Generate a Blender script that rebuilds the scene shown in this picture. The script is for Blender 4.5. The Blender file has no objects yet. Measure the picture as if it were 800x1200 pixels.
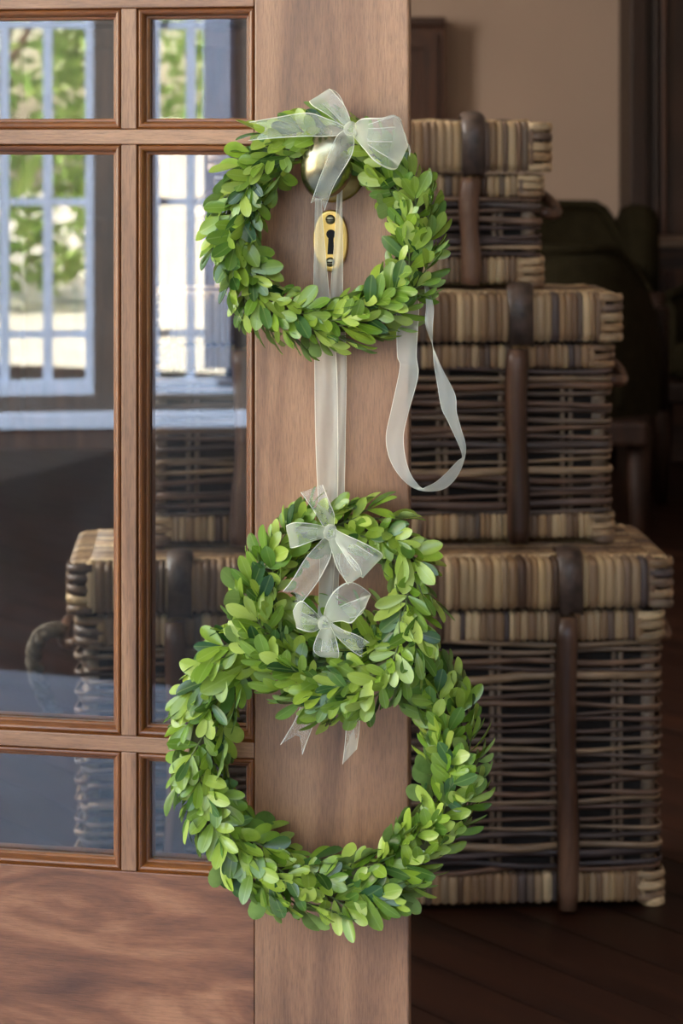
import bpy, bmesh, math, random
from mathutils import Vector, Matrix
random.seed(7)
R = random.random
def U(a, b): return random.uniform(a, b)
scene = bpy.context.scene
C = scene.collection
PI = math.pi

# ------------------------------------------------------------------ camera
F = 2700.0                      # focal length in pixels of the 800x1200 frame
HZ = 165.0                      # horizon row
CAMZ = 1.0
cam_d = bpy.data.cameras.new('camera')
cam = bpy.data.objects.new('camera', cam_d); C.objects.link(cam)
cam.location = (0, 0, CAMZ); cam.rotation_euler = (PI/2, 0, 0)
cam_d.sensor_fit = 'VERTICAL'; cam_d.sensor_height = 36.0; cam_d.sensor_width = 24.0
cam_d.lens = F/1200*36
cam_d.shift_y = -(600-HZ)/1200
cam_d.clip_start = 0.05; cam_d.clip_end = 200
cam_d.dof.use_dof = True; cam_d.dof.focus_distance = 1.765; cam_d.dof.aperture_fstop = 12.5
scene.camera = cam

# ------------------------------------------------------------------ sky, sun, exposure
scene.view_settings.view_transform = 'Standard'
scene.view_settings.look = 'None'
scene.view_settings.gamma = 1.0
scene.view_settings.exposure = 1.25
world = bpy.data.worlds.new('sky'); scene.world = world; world.use_nodes = True
wn = world.node_tree; wn.nodes.clear()
sky = wn.nodes.new('ShaderNodeTexSky'); sky.sky_type = 'NISHITA'
sky.sun_disc = False; sky.sun_elevation = math.radians(52); sky.sun_rotation = math.radians(332)
sky.dust_density = 2.0; sky.air_density = 1.0
bg = wn.nodes.new('ShaderNodeBackground'); bg.inputs['Strength'].default_value = 1.0
wo = wn.nodes.new('ShaderNodeOutputWorld')
wb = wn.nodes.new('ShaderNodeMix'); wb.data_type = 'RGBA'; wb.blend_type = 'MULTIPLY'; wb.inputs[0].default_value = 1.0
wb.inputs[7].default_value = (1.18, 0.95, 0.74, 1.0)          # camera white balance for open shade
wn.links.new(sky.outputs[0], wb.inputs[6]); wn.links.new(wb.outputs[2], bg.inputs[0]); wn.links.new(bg.outputs[0], wo.inputs[0])

sun_d = bpy.data.lights.new('sun', 'SUN'); sun = bpy.data.objects.new('sun', sun_d); C.objects.link(sun)
sun_d.energy = 24.0; sun_d.angle = math.radians(0.6); sun_d.color = (1.0, 0.95, 0.86)
sun.rotation_euler = Vector((0.38, -0.72, -0.82)).to_track_quat('-Z', 'Y').to_euler()
sun.location = (-6, 3, 9)

# added fill light that brightens the room from the left, its source unseen
fill_d = bpy.data.lights.new('interior_fill_light', 'AREA'); fill = bpy.data.objects.new('interior_fill_light', fill_d); C.objects.link(fill)
fill_d.shape = 'RECTANGLE'; fill_d.size = 1.3; fill_d.size_y = 1.4; fill_d.energy = 48; fill_d.color = (1.0, 0.91, 0.82)
fill.location = (-2.42, 3.6, 1.8); fill.rotation_euler = (0, -PI/2, 0)

# ------------------------------------------------------------------ helpers
def sr(r, g, b):
    f = lambda c: (c/255/12.92 if c/255 <= 0.04045 else ((c/255+0.055)/1.055)**2.4)
    return (f(r), f(g), f(b), 1.0)

class MB:
    """collects geometry for ONE mesh"""
    def __init__(s): s.v = []; s.f = []; s.mi = []
    def add(s, vs, fs, m=0):
        o = len(s.v); s.v += [tuple(v) for v in vs]; s.f += [tuple(i+o for i in f) for f in fs]; s.mi += [m]*len(fs)
    def box(s, x0, x1, y0, y1, z0, z1, m=0):
        s.add([(x0,y0,z0),(x1,y0,z0),(x1,y1,z0),(x0,y1,z0),(x0,y0,z1),(x1,y0,z1),(x1,y1,z1),(x0,y1,z1)],
              [(0,3,2,1),(4,5,6,7),(0,1,5,4),(1,2,6,5),(2,3,7,6),(3,0,4,7)], m)
    def bbox(s, x0, x1, y0, y1, z0, z1, b, m=0):
        """box with chamfered edges"""
        bm = bmesh.new(); bmesh.ops.create_cube(bm, size=1)
        for v in bm.verts:
            v.co = Vector(((x0+x1)/2+v.co.x*(x1-x0), (y0+y1)/2+v.co.y*(y1-y0), (z0+z1)/2+v.co.z*(z1-z0)))
        bmesh.ops.bevel(bm, geom=list(bm.edges), offset=b, segments=2, affect='EDGES', profile=0.5)
        bm.verts.ensure_lookup_table(); bm.verts.index_update()
        s.add([v.co for v in bm.verts], [[v.index for v in f.verts] for f in bm.faces], m); bm.free()
    def tube(s, pts, rad, n=6, m=0, cap=True, closed=False, flat=1.0, up=Vector((0,0,1))):
        pts = [Vector(p) for p in pts]; k = len(pts); o = []
        for i, p in enumerate(pts):
            a = pts[(i-1) % k] if (closed or i > 0) else p
            b = pts[(i+1) % k] if (closed or i < k-1) else p
            t = (b-a); t = t.normalized() if t.length > 1e-9 else Vector((1,0,0))
            u = up if abs(t.dot(up)) < 0.95 else Vector((0,1,0))
            x = t.cross(u).normalized(); y = x.cross(t)
            r = rad[i] if isinstance(rad, (list, tuple)) else rad
            for j in range(n):
                an = 2*PI*j/n
                o.append(p + x*(r*flat*math.cos(an)) + y*(r*math.sin(an)))
        fs = []
        for i in range(k if closed else k-1):
            a, b = i*n, ((i+1) % k)*n
            for j in range(n):
                fs.append((a+j, b+j, b+(j+1) % n, a+(j+1) % n))
        if cap and not closed:
            fs.append(tuple(range(n))); fs.append(tuple(range((k-1)*n+n-1, (k-1)*n-1, -1)))
        s.add(o, fs, m)
    def lathe(s, prof, n=32, axis='Y', c=(0,0,0), m=0, sx=1.0, sz=1.0):
        """prof: list of (radius, along)"""
        o = []; k = len(prof)
        for (r, a) in prof:
            for j in range(n):
                an = 2*PI*j/n
                if axis == 'Y': o.append((c[0]+r*sx*math.cos(an), c[1]+a, c[2]+r*sz*math.sin(an)))
                else: o.append((c[0]+r*sx*math.cos(an), c[1]+r*sz*math.sin(an), c[2]+a))
        fs = [(i*n+j, i*n+(j+1) % n, (i+1)*n+(j+1) % n, (i+1)*n+j) for i in range(k-1) for j in range(n)]
        fs.append(tuple(range(n-1, -1, -1))); fs.append(tuple((k-1)*n+j for j in range(n)))
        s.add(o, fs, m)
    def grid(s, rows, m=0, mfun=None):
        n = len(rows[0]); o = [p for r in rows for p in r]; base = len(s.v)
        s.v += [tuple(p) for p in o]
        for i in range(len(rows)-1):
            for j in range(n-1):
                s.f.append((base+i*n+j, base+i*n+j+1, base+(i+1)*n+j+1, base+(i+1)*n+j)); s.mi.append(mfun(i, j) if mfun else m)
    def mesh(s, name, mats, smooth=False, recalc=False):
        me = bpy.data.meshes.new(name); me.from_pydata(s.v, [], s.f)
        for mt in (mats if isinstance(mats, (list, tuple)) else [mats]): me.materials.append(mt)
        me.polygons.foreach_set('material_index', s.mi)
        if recalc:
            bm = bmesh.new(); bm.from_mesh(me); bmesh.ops.recalc_face_normals(bm, faces=bm.faces); bm.to_mesh(me); bm.free()
        if smooth: me.polygons.foreach_set('use_smooth', [True]*len(me.polygons))
        me.update(); return me
    def build(s, name, mats, parent=None, smooth=False, recalc=True):
        return link(name, s.mesh(name, mats, smooth, recalc), parent)

def link(name, me, parent=None):
    o = bpy.data.objects.new(name, me); C.objects.link(o)
    if parent is not None: o.parent = parent
    return o
def tag(o, label=None, cat=None, group=None, kind=None):
    if label: o['label'] = label
    if cat: o['category'] = cat
    if group: o['group'] = group
    if kind: o['kind'] = kind
    return o
def empty(name, loc=(0,0,0), rz=0.0):
    o = bpy.data.objects.new(name, None); C.objects.link(o)
    o.location = loc; o.rotation_euler = (0,0,rz); o.empty_display_size = 0.05
    return o

# ------------------------------------------------------------------ materials
def newmat(name):
    m = bpy.data.materials.new(name); m.use_nodes = True
    nt = m.node_tree; nt.nodes.clear()
    out = nt.nodes.new('ShaderNodeOutputMaterial')
    return m, nt, out
def N(nt, t, **kw):
    n = nt.nodes.new(t)
    for k, v in kw.items():
        if k in n.inputs: n.inputs[k].default_value = v
        else: setattr(n, k, v)
    return n
def ramp(nt, stops, inp, interp='LINEAR'):
    n = nt.nodes.new('ShaderNodeValToRGB'); n.color_ramp.interpolation = interp
    e = n.color_ramp.elements
    while len(e) < len(stops): e.new(0.5)
    for i, (p, c) in enumerate(stops): e[i].position = p; e[i].color = c
    nt.links.new(inp, n.inputs[0]); return n.outputs[0]
def mix(nt, fac, a, b, mode='MIX'):
    n = nt.nodes.new('ShaderNodeMix'); n.data_type = 'RGBA'; n.blend_type = mode
    for val, idx in ((fac, 0), (a, 6), (b, 7)):
        if hasattr(val, 'is_output') or isinstance(val, bpy.types.NodeSocket): nt.links.new(val, n.inputs[idx])
        else: n.inputs[idx].default_value = val
    return n.outputs[2]
def plain(name, col, rough=0.6, metal=0.0, spec=0.5, noise=0.0, nscale=20.0, bump=0.0, bscale=200.0):
    m, nt, out = newmat(name)
    p = N(nt, 'ShaderNodeBsdfPrincipled'); p.inputs['Roughness'].default_value = rough; p.inputs['Metallic'].default_value = metal
    p.inputs['Specular IOR Level'].default_value = spec
    tc = N(nt, 'ShaderNodeTexCoord')
    nz = N(nt, 'ShaderNodeTexNoise'); nz.inputs['Scale'].default_value = nscale; nz.inputs['Detail'].default_value = 4
    nt.links.new(tc.outputs['Object'], nz.inputs['Vector'])
    d = tuple(c*(1-noise) for c in col[:3])+(1,); l = tuple(min(1, c*(1+noise)) for c in col[:3])+(1,)
    nt.links.new(ramp(nt, [(0.3, d), (0.7, l)], nz.outputs[0]), p.inputs['Base Color'])
    if bump:
        bn = N(nt, 'ShaderNodeTexNoise'); bn.inputs['Scale'].default_value = bscale
        nt.links.new(tc.outputs['Object'], bn.inputs['Vector'])
        b = N(nt, 'ShaderNodeBump'); b.inputs['Strength'].default_value = bump; b.inputs['Distance'].default_value = 0.002
        nt.links.new(bn.outputs[0], b.inputs['Height']); nt.links.new(b.outputs[0], p.inputs['Normal'])
    nt.links.new(p.outputs[0], out.inputs[0]); return m

def wood(name, dark, mid, light, axis='Z', rough=0.42, figure=0.0, pores=0.5, scale=1.0, coat=0.0, rand=0.0, spec=0.5):
    """stained wood: grain stretched along one axis of the object"""
    m, nt, out = newmat(name)
    tc = N(nt, 'ShaderNodeTexCoord')
    def mapped(sl, sa):
        mp = N(nt, 'ShaderNodeMapping'); s = [sa*scale]*3; s['XYZ'.index(axis)] = sl*scale
        mp.inputs['Scale'].default_value = s
        nt.links.new(tc.outputs['Object'], mp.inputs['Vector']); return mp.outputs[0]
    n1 = N(nt, 'ShaderNodeTexNoise'); n1.inputs['Scale'].default_value = 1.0; n1.inputs['Detail'].default_value = 5; n1.inputs['Distortion'].default_value = 0.8+figure*2.5
    nt.links.new(mapped(2.6+figure*2.5, 26-figure*10), n1.inputs['Vector'])
    n2 = N(nt, 'ShaderNodeTexNoise'); n2.inputs['Scale'].default_value = 1.0; n2.inputs['Detail'].default_value = 6; n2.inputs['Roughness'].default_value = 0.7
    nt.links.new(mapped(70, 900), n2.inputs['Vector'])
    n3 = N(nt, 'ShaderNodeTexNoise'); n3.inputs['Scale'].default_value = 5.0; n3.inputs['Detail'].default_value = 3
    nt.links.new(tc.outputs['Object'], n3.inputs['Vector'])
    base = ramp(nt, [(0.28, dark), (0.5, mid), (0.72, light)], n1.outputs[0])
    pore = ramp(nt, [(0.35, (1-0.75*pores,)*3+(1,)), (0.55, (1,1,1,1)), (0.8, (1+0.22*pores,)*3+(1,))], n2.outputs[0])
    c = mix(nt, 1.0, base, pore, 'MULTIPLY')
    c = mix(nt, 0.5, c, ramp(nt, [(0.3, (0.72,0.68,0.66,1)), (0.7, (1.22,1.2,1.16,1))], n3.outputs[0]), 'MULTIPLY')
    if rand:
        oi = N(nt, 'ShaderNodeObjectInfo')
        c = mix(nt, 1.0, c, ramp(nt, [(0, (1-rand,)*3+(1,)), (1, (1+rand,)*3+(1,))], oi.outputs['Random']), 'MULTIPLY')
    p = N(nt, 'ShaderNodeBsdfPrincipled'); nt.links.new(c, p.inputs['Base Color'])
    p.inputs['Roughness'].default_value = rough; p.inputs['Specular IOR Level'].default_value = spec; p.inputs['Coat Weight'].default_value = coat; p.inputs['Coat Roughness'].default_value = 0.35
    b = N(nt, 'ShaderNodeBump'); b.inputs['Strength'].default_value = 0.35; b.inputs['Distance'].default_value = 0.0006
    nt.links.new(n2.outputs[0], b.inputs['Height']); nt.links.new(b.outputs[0], p.inputs['Normal'])
    nt.links.new(p.outputs[0], out.inputs[0]); return m

W_D, W_M, W_L = sr(100,65,42), sr(147,103,71), sr(178,133,97)
M_stile = wood('stained wood upright', W_D, W_M, W_L, 'Z', coat=0.5)
M_rail = wood('stained wood crosswise', W_D, W_M, W_L, 'X', coat=0.5)
M_panel = wood('figured stained wood', sr(84,48,31), sr(128,80,52), sr(164,112,78), 'X', figure=1.0, pores=0.35, coat=0.3)
M_bead_h = wood('moulding wood crosswise', sr(78,40,14), sr(124,70,26), sr(150,92,40), 'X', rough=0.32, coat=0.3)
M_bead_v = wood('moulding wood upright', sr(78,40,14), sr(124,70,26), sr(150,92,40), 'Z', rough=0.32, coat=0.3)
M_dark = wood('dark furniture wood', sr(56,32,20), sr(82,50,32), sr(104,66,44), 'Z', rough=0.4)
M_dark2 = wood('near black furniture wood', sr(30,16,9), sr(46,26,15), sr(62,37,22), 'Z', rough=0.45)
M_darkx = wood('dark furniture wood crosswise', sr(44,24,14), sr(62,36,22), sr(82,50,30), 'X', rough=0.4)
M_floor = wood('dark floor board', sr(27,13,8), sr(40,21,13), sr(54,30,19), 'X', rough=0.45, pores=0.3, rand=0.22, spec=0.22)
M_brass = plain('aged brass', sr(150,142,114), 0.25, 1.0, noise=0.12, nscale=60)
M_brass_d = plain('dull brass', sr(150,122,70), 0.32, 1.0, noise=0.25, nscale=90)
M_brass_y = plain('bright yellow brass', sr(206,178,106), 0.3, 1.0, noise=0.08, nscale=80)
M_hole = plain('dark keyhole interior', sr(8,7,6), 0.8)
M_steel = plain('worn brass screw', sr(140,132,104), 0.35, 1.0, noise=0.3, nscale=300)
M_wall = plain('beige plaster', sr(186,164,146), 0.85, noise=0.04, nscale=3)
M_wall_dark = plain('dark painted boarding', sr(46,48,50), 0.7, noise=0.15, nscale=6)
M_ceil = plain('off white ceiling', sr(200,190,178), 0.9)
M_facade = plain('pale render', sr(205,198,186), 0.9, noise=0.05, nscale=5)
M_whiteframe = plain('pale blue grey paint', sr(144,163,194), 0.45, noise=0.04)
M_stone = plain('pale grey stone', sr(152,168,190), 0.6, noise=0.1, nscale=9)
M_deck = plain('dark stained deck', sr(26,23,23), 0.8, spec=0.1, noise=0.2, nscale=12)
M_paving = plain('pale sunlit paving', sr(200,194,180), 0.9, noise=0.1, nscale=3)
M_garden_wall = plain('whitewashed wall', sr(236,228,212), 0.9, noise=0.06, nscale=4)
M_grass = plain('lawn', sr(96,128,56), 0.9, noise=0.3, nscale=8)
M_bark = plain('tree bark', sr(92,74,58), 0.9, noise=0.3, nscale=15)
M_uphol = plain('dark olive upholstery', sr(36,32,20), 0.9, spec=0.05, noise=0.2, nscale=30, bump=0.3, bscale=600)
M_chairwood = wood('chair frame wood', sr(24,14,9), sr(36,21,14), sr(48,29,19), 'Z', rough=0.6, spec=0.2)
M_leather = plain('dark brown leather strap', sr(74,60,52), 0.42, noise=0.55, nscale=60, bump=0.4, bscale=150)
M_twig = plain('brown green twig', sr(74,72,38), 0.8, noise=0.3, nscale=100)
M_sprig = plain('green sprig stem', sr(98,110,56), 0.6, noise=0.3, nscale=100)
M_rope = plain('pale twisted rope', sr(104,95,82), 0.85, noise=0.3, nscale=120)
M_gap_shade = plain('painted gap shade', sr(26,20,16), 0.9, noise=0.4, nscale=60)  # near-black colour stands in for the shade inside the wicker

def cane(name, stops, island=False, rough=0.5, axis=2):
    """rattan strand whose colour differs from strand to strand and streaks along it"""
    m, nt, out = newmat(name)
    if island:
        g = N(nt, 'ShaderNodeNewGeometry'); rnd = g.outputs['Random Per Island']
    else:
        g = N(nt, 'ShaderNodeObjectInfo'); rnd = g.outputs['Random']
    tc = N(nt, 'ShaderNodeTexCoord')
    mp = N(nt, 'ShaderNodeMapping'); s = [160.0]*3; s[axis] = 14.0; mp.inputs['Scale'].default_value = s
    nt.links.new(tc.outputs['Object'], mp.inputs['Vector'])
    nz = N(nt, 'ShaderNodeTexNoise'); nz.inputs['Scale'].default_value = 1.0; nz.inputs['Detail'].default_value = 3
    # shift the streaks from strand to strand
    va = N(nt, 'ShaderNodeVectorMath'); va.operation = 'ADD'
    cv = N(nt, 'ShaderNodeCombineXYZ'); mu = N(nt, 'ShaderNodeMath'); mu.operation = 'MULTIPLY'; mu.inputs[1].default_value = 57.0
    nt.links.new(rnd, mu.inputs[0])
    for i in range(3): nt.links.new(mu.outputs[0], cv.inputs[i])
    nt.links.new(mp.outputs[0], va.inputs[0]); nt.links.new(cv.outputs[0], va.inputs[1]); nt.links.new(va.outputs[0], nz.inputs['Vector'])
    c = ramp(nt, stops, rnd)
    c = mix(nt, 0.85, c, ramp(nt, [(0.3, (0.45,0.42,0.40,1)), (0.7, (1.35,1.32,1.28,1))], nz.outputs[0]), 'MULTIPLY')
    p = N(nt, 'ShaderNodeBsdfPrincipled'); nt.links.new(c, p.inputs['Base Color']); p.inputs['Roughness'].default_value = rough
    nt.links.new(p.outputs[0], out.inputs[0]); return m
ST_TAN = [(0.0, sr(80,58,44)), (0.16, sr(168,136,98)), (0.34, sr(120,94,74)), (0.55, sr(214,188,146)), (0.72, sr(150,122,92)), (0.86, sr(82,72,72)), (1.0, sr(196,168,124))]
ST_MIX = [(0.0, sr(66,54,52)), (0.2, sr(126,98,76)), (0.4, sr(84,68,60)), (0.58, sr(158,132,102)), (0.76, sr(70,60,60)), (1.0, sr(124,92,68))]
M_cane = cane('tan cane', ST_TAN); M_cane_i = cane('tan cane run', ST_TAN, True)
M_weave = cane('brown willow', ST_MIX, axis=0)
M_corner = cane('corner cane', ST_TAN, axis=0)
M_stake = plain('pale stake cane', sr(122,104,86), 0.6, noise=0.3, nscale=80)
M_stick = wood('dark bamboo stick', sr(42,27,20), sr(86,60,46), sr(134,102,80), 'Z', rough=0.36, pores=0.3)

def leafmat(name, island):
    m, nt, out = newmat(name)
    if island: g0 = N(nt, 'ShaderNodeNewGeometry'); rnd = g0.outputs['Random Per Island']
    else: g0 = N(nt, 'ShaderNodeObjectInfo'); rnd = g0.outputs['Random']
    g = N(nt, 'ShaderNodeNewGeometry')
    tc = N(nt, 'ShaderNodeTexCoord')
    nz = N(nt, 'ShaderNodeTexNoise'); nz.inputs['Scale'].default_value = 130.0; nz.inputs['Detail'].default_value = 3
    nt.links.new(tc.outputs['Object'], nz.inputs['Vector'])
    top = ramp(nt, [(0.0, sr(44,78,36)), (0.12, sr(88,122,36)), (0.30, sr(156,178,62)), (0.46, sr(106,142,38)), (0.62, sr(180,196,90)), (0.80, sr(136,164,48)), (0.93, sr(100,136,50)), (1.0, sr(50,88,50))], rnd)
    und = ramp(nt, [(0.0, sr(130,160,88)), (1.0, sr(158,180,104))], rnd)
    c = mix(nt, g.outputs['Backfacing'], top, und)
    c = mix(nt, 0.5, c, ramp(nt, [(0.3, (0.72,0.76,0.62,1)), (0.7, (1.2,1.16,1.1,1))], nz.outputs[0]), 'MULTIPLY')
    if not island:
        sx_ = N(nt, 'ShaderNodeSeparateXYZ'); nt.links.new(tc.outputs['Object'], sx_.inputs[0])
        ab = N(nt, 'ShaderNodeMath'); ab.operation = 'ABSOLUTE'; nt.links.new(sx_.outputs[0], ab.inputs[0])
        c = mix(nt, ramp(nt, [(0.0, (0.24,0.24,0.24,1)), (0.028, (0,0,0,1))], ab.outputs[0]), c, sr(178,196,112))
    p = N(nt, 'ShaderNodeBsdfPrincipled'); nt.links.new(c, p.inputs['Base Color']); p.inputs['Roughness'].default_value = 0.27
    p.inputs['Specular IOR Level'].default_value = 0.6
    tr = N(nt, 'ShaderNodeBsdfTranslucent'); nt.links.new(c, tr.inputs['Color'])
    ms = N(nt, 'ShaderNodeMixShader'); ms.inputs[0].default_value = 0.18
    nt.links.new(p.outputs[0], ms.inputs[1]); nt.links.new(tr.outputs[0], ms.inputs[2]); nt.links.new(ms.outputs[0], out.inputs[0])
    return m
M_leaf = leafmat('boxwood leaf', False); M_leaf_i = leafmat('boxwood leaf mass', True)

def treeleaf(name, a, b):
    m, nt, out = newmat(name)
    g = N(nt, 'ShaderNodeNewGeometry')
    d = N(nt, 'ShaderNodeBsdfDiffuse'); nt.links.new(ramp(nt, [(0, a), (1, b)], g.outputs['Random Per Island']), d.inputs[0])
    t = N(nt, 'ShaderNodeBsdfTranslucent'); nt.links.new(ramp(nt, [(0, a), (1, b)], g.outputs['Random Per Island']), t.inputs[0])
    ms = N(nt, 'ShaderNodeMixShader'); ms.inputs[0].default_value = 0.35
    nt.links.new(d.outputs[0], ms.inputs[1]); nt.links.new(t.outputs[0], ms.inputs[2]); nt.links.new(ms.outputs[0], out.inputs[0])
    return m
M_tree = treeleaf('garden foliage', sr(110,150,70), sr(176,200,120))

def organza(name, opacity, col):
    m, nt, out = newmat(name)
    tc = N(nt, 'ShaderNodeTexCoord')
    nz = N(nt, 'ShaderNodeTexNoise'); nz.inputs['Scale'].default_value = 45.0; nz.inputs['Detail'].default_value = 3
    nt.links.new(tc.outputs['Object'], nz.inputs['Vector'])
    d = N(nt, 'ShaderNodeBsdfDiffuse'); d.inputs[0].default_value = col
    t = N(nt, 'ShaderNodeBsdfTranslucent'); t.inputs[0].default_value = col
    g = N(nt, 'ShaderNodeBsdfSheen') if False else N(nt, 'ShaderNodeBsdfGlossy'); g.inputs[0].default_value = (1,0.98,0.92,1); g.inputs['Roughness'].default_value = 0.45
    m1 = N(nt, 'ShaderNodeMixShader'); m1.inputs[0].default_value = 0.35
    nt.links.new(d.outputs[0], m1.inputs[1]); nt.links.new(t.outputs[0], m1.inputs[2])
    m2 = N(nt, 'ShaderNodeMixShader'); m2.inputs[0].default_value = 0.10
    nt.links.new(m1.outputs[0], m2.inputs[1]); nt.links.new(g.outputs[0], m2.inputs[2])
    tp = N(nt, 'ShaderNodeBsdfTransparent')
    m3 = N(nt, 'ShaderNodeMixShader')
    # sheer weave: denser where looked through edge-on
    lw = N(nt, 'ShaderNodeLayerWeight'); lw.inputs[0].default_value = 0.35
    ma = N(nt, 'ShaderNodeMath'); ma.operation = 'MULTIPLY_ADD'; ma.inputs[1].default_value = 0.5; ma.inputs[2].default_value = opacity
    nt.links.new(lw.outputs['Facing'], ma.inputs[0])
    mb = N(nt, 'ShaderNodeMath'); mb.operation = 'MULTIPLY_ADD'; mb.inputs[1].default_value = 0.07; mb.use_clamp = True
    nt.links.new(nz.outputs[0], mb.inputs[0]); nt.links.new(ma.outputs[0], mb.inputs[2])
    nt.links.new(mb.outputs[0], m3.inputs[0]); nt.links.new(tp.outputs[0], m3.inputs[1]); nt.links.new(m2.outputs[0], m3.inputs[2])
    nt.links.new(m3.outputs[0], out.inputs[0]); return m
M_org = organza('ivory organza', 0.212, sr(236,236,216)); M_orgband = organza('doubled ivory organza', 0.36, sr(236,236,218)); M_orgedge = organza('ivory organza selvedge', 0.72, sr(246,244,222))

def glassmat(name, refl, tint):
    m, nt, out = newmat(name)
    fr = N(nt, 'ShaderNodeFresnel'); fr.inputs[0].default_value = 1.5
    mu = N(nt, 'ShaderNodeMath'); mu.operation = 'MULTIPLY'; mu.inputs[1].default_value = refl; mu.use_clamp = True
    nt.links.new(fr.outputs[0], mu.inputs[0])
    tp = N(nt, 'ShaderNodeBsdfTransparent'); tp.inputs[0].default_value = tint
    gl = N(nt, 'ShaderNodeBsdfGlossy'); gl.inputs['Roughness'].default_value = 0.0; gl.inputs[0].default_value = (1,1,1,1)
    tc = N(nt, 'ShaderNodeTexCoord')
    ms = N(nt, 'ShaderNodeMixShader')
    nt.links.new(mu.outputs[0], ms.inputs[0]); nt.links.new(tp.outputs[0], ms.inputs[1]); nt.links.new(gl.outputs[0], ms.inputs[2])
    # a thin film of dust
    df = N(nt, 'ShaderNodeBsdfDiffuse'); df.inputs[0].default_value = sr(150,158,165)
    nz = N(nt, 'ShaderNodeTexNoise'); nz.inputs['Scale'].default_value = 14.0; nz.inputs['Detail'].default_value = 8; nz.inputs['Roughness'].default_value = 0.7
    nt.links.new(tc.outputs['Object'], nz.inputs['Vector'])
    mp = N(nt, 'ShaderNodeMapRange'); mp.inputs['From Min'].default_value = 0.4; mp.inputs['From Max'].default_value = 0.85; mp.inputs['To Min'].default_value = 0.0; mp.inputs['To Max'].default_value = 0.035
    nt.links.new(nz.outputs[0], mp.inputs['Value'])
    m2 = N(nt, 'ShaderNodeMixShader'); nt.links.new(mp.outputs[0], m2.inputs[0]); nt.links.new(ms.outputs[0], m2.inputs[1]); nt.links.new(df.outputs[0], m2.inputs[2])
    nt.links.new(m2.outputs[0], out.inputs[0]); return m
M_glass = glassmat('old window glass', 1.7, (0.90,0.93,0.93,1))
M_glass_far = glassmat('clear window glass', 1.0, (0.97,0.98,0.98,1))

# ------------------------------------------------------------------ door frame of reference
TH = math.radians(11.0)
P0 = Vector((0, 1.8, 0)); UX = Vector((math.cos(TH), -math.sin(TH), 0)); NX = Vector((-math.sin(TH), -math.cos(TH), 0))
def D(px, py, h=0.0):
    """door-local point (along, -height off the door, z) seen at a photo pixel"""
    r = Vector(((px-400)/F, 1, -(py-HZ)/F))
    t = (h + P0.dot(NX)) / r.dot(NX)
    p = r*t
    return Vector(((p-P0).dot(UX), -h, CAMZ+p.z))
def S(px): return D(px, HZ).x
def Zd(py, px=150): return D(px, py).z
def W(px, py, dist): return Vector(((px-400)/F*dist, dist, CAMZ-(py-HZ)/F*dist))
def door_empty(name, at=(0,0,0)):
    w = P0 + UX*at[0] - NX*at[1]*1.0 + Vector((0,0,at[2]))
    return empty(name, w, -TH)
ROOM = (-2.5, 2.9, 2.02, 7.6)     # interior x0 x1 y0 y1
CEIL = 2.75

# ------------------------------------------------------------------ room shell
def struct(name, mb, mat, smooth=False):
    return tag(mb.build(name, mat, None, smooth), kind='structure')
x0, x1, y0, y1 = ROOM
def clip(poly, axis, val, keep_greater):
    o = []
    for i in range(len(poly)):
        a, b = poly[i], poly[(i+1) % len(poly)]
        ia = (a[axis] >= val) == keep_greater; ib = (b[axis] >= val) == keep_greater
        if ia: o.append(a)
        if ia != ib:
            t = (val-a[axis])/(b[axis]-a[axis]); o.append((a[0]+t*(b[0]-a[0]), a[1]+t*(b[1]-a[1])))
    return o
sub = MB(); sub.box(x0, x1, y0-0.14, y1, -0.12, -0.018)
floor = struct('floor', sub, M_dark)
ang = math.atan2(-0.78, 0.62); dx, dy = math.cos(ang), math.sin(ang); bw = 0.105
for k in range(-60, 61):
    cx, cy = 0.3 - dy*k*bw, 4.5 + dx*k*bw
    q = [(-8, -bw/2+0.0012), (8, -bw/2+0.0012), (8, bw/2-0.0012), (-8, bw/2-0.0012)]
    q = [(cx+a*dx-b*dy, cy+a*dy+b*dx) for a, b in q]
    for ax, v, g in ((0, x0, True), (0, x1, False), (1, y0-0.14, True), (1, y1, False)):
        if len(q) >= 3: q = clip(q, ax, v, g)
    if len(q) < 3: continue
    # board in its own frame so the grain runs along it
    loc = [((a-cx)*dx+(b-cy)*dy, -(a-cx)*dy+(b-cy)*dx) for a, b in q]
    n = len(loc); mb = MB()
    mb.add([(a, b, 0) for a, b in loc]+[(a, b, -0.018) for a, b in loc],
           [tuple(range(n)), tuple(range(2*n-1, n-1, -1))]+[(i, i+n, (i+1) % n+n, (i+1) % n) for i in range(n)])
    o = mb.build('floor_board', M_floor, floor); o.location = (cx, cy, 0); o.rotation_euler = (0, 0, ang)
mb = MB(); mb.box(x0-0.1, x1+0.1, y1, y1+0.12, 0, CEIL); struct('wall_back', mb, M_wall)
mb = MB(); mb.box(x1, x1+0.12, y0, y1, 0, CEIL); struct('wall_right', mb, M_wall)
mb = MB()
mb.box(x0-0.12, x0, y0, 2.9, 0, CEIL); mb.box(x0-0.12, x0, 4.3, y1, 0, CEIL); mb.box(x0-0.12, x0, 2.9, 4.3, 0, 1.0); mb.box(x0-0.12, x0, 2.9, 4.3, 2.5, CEIL)
struct('wall_left', mb, M_wall)
mb = MB(); mb.box(x0-0.12, x1+0.12, y0+0.13, y1+0.12, CEIL, CEIL+0.12); struct('ceiling', mb, M_ceil)
mb = MB()
mb.box(-6.0, -0.93, 1.98, 2.14, 0, 3.3); mb.box(0.98, 6.0, 1.98, 2.14, 0, 3.3); mb.box(-0.93, 0.98, 1.98, 2.14, 2.14, 3.3)
struct('wall_front', mb, M_facade)
mb = MB()
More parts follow.
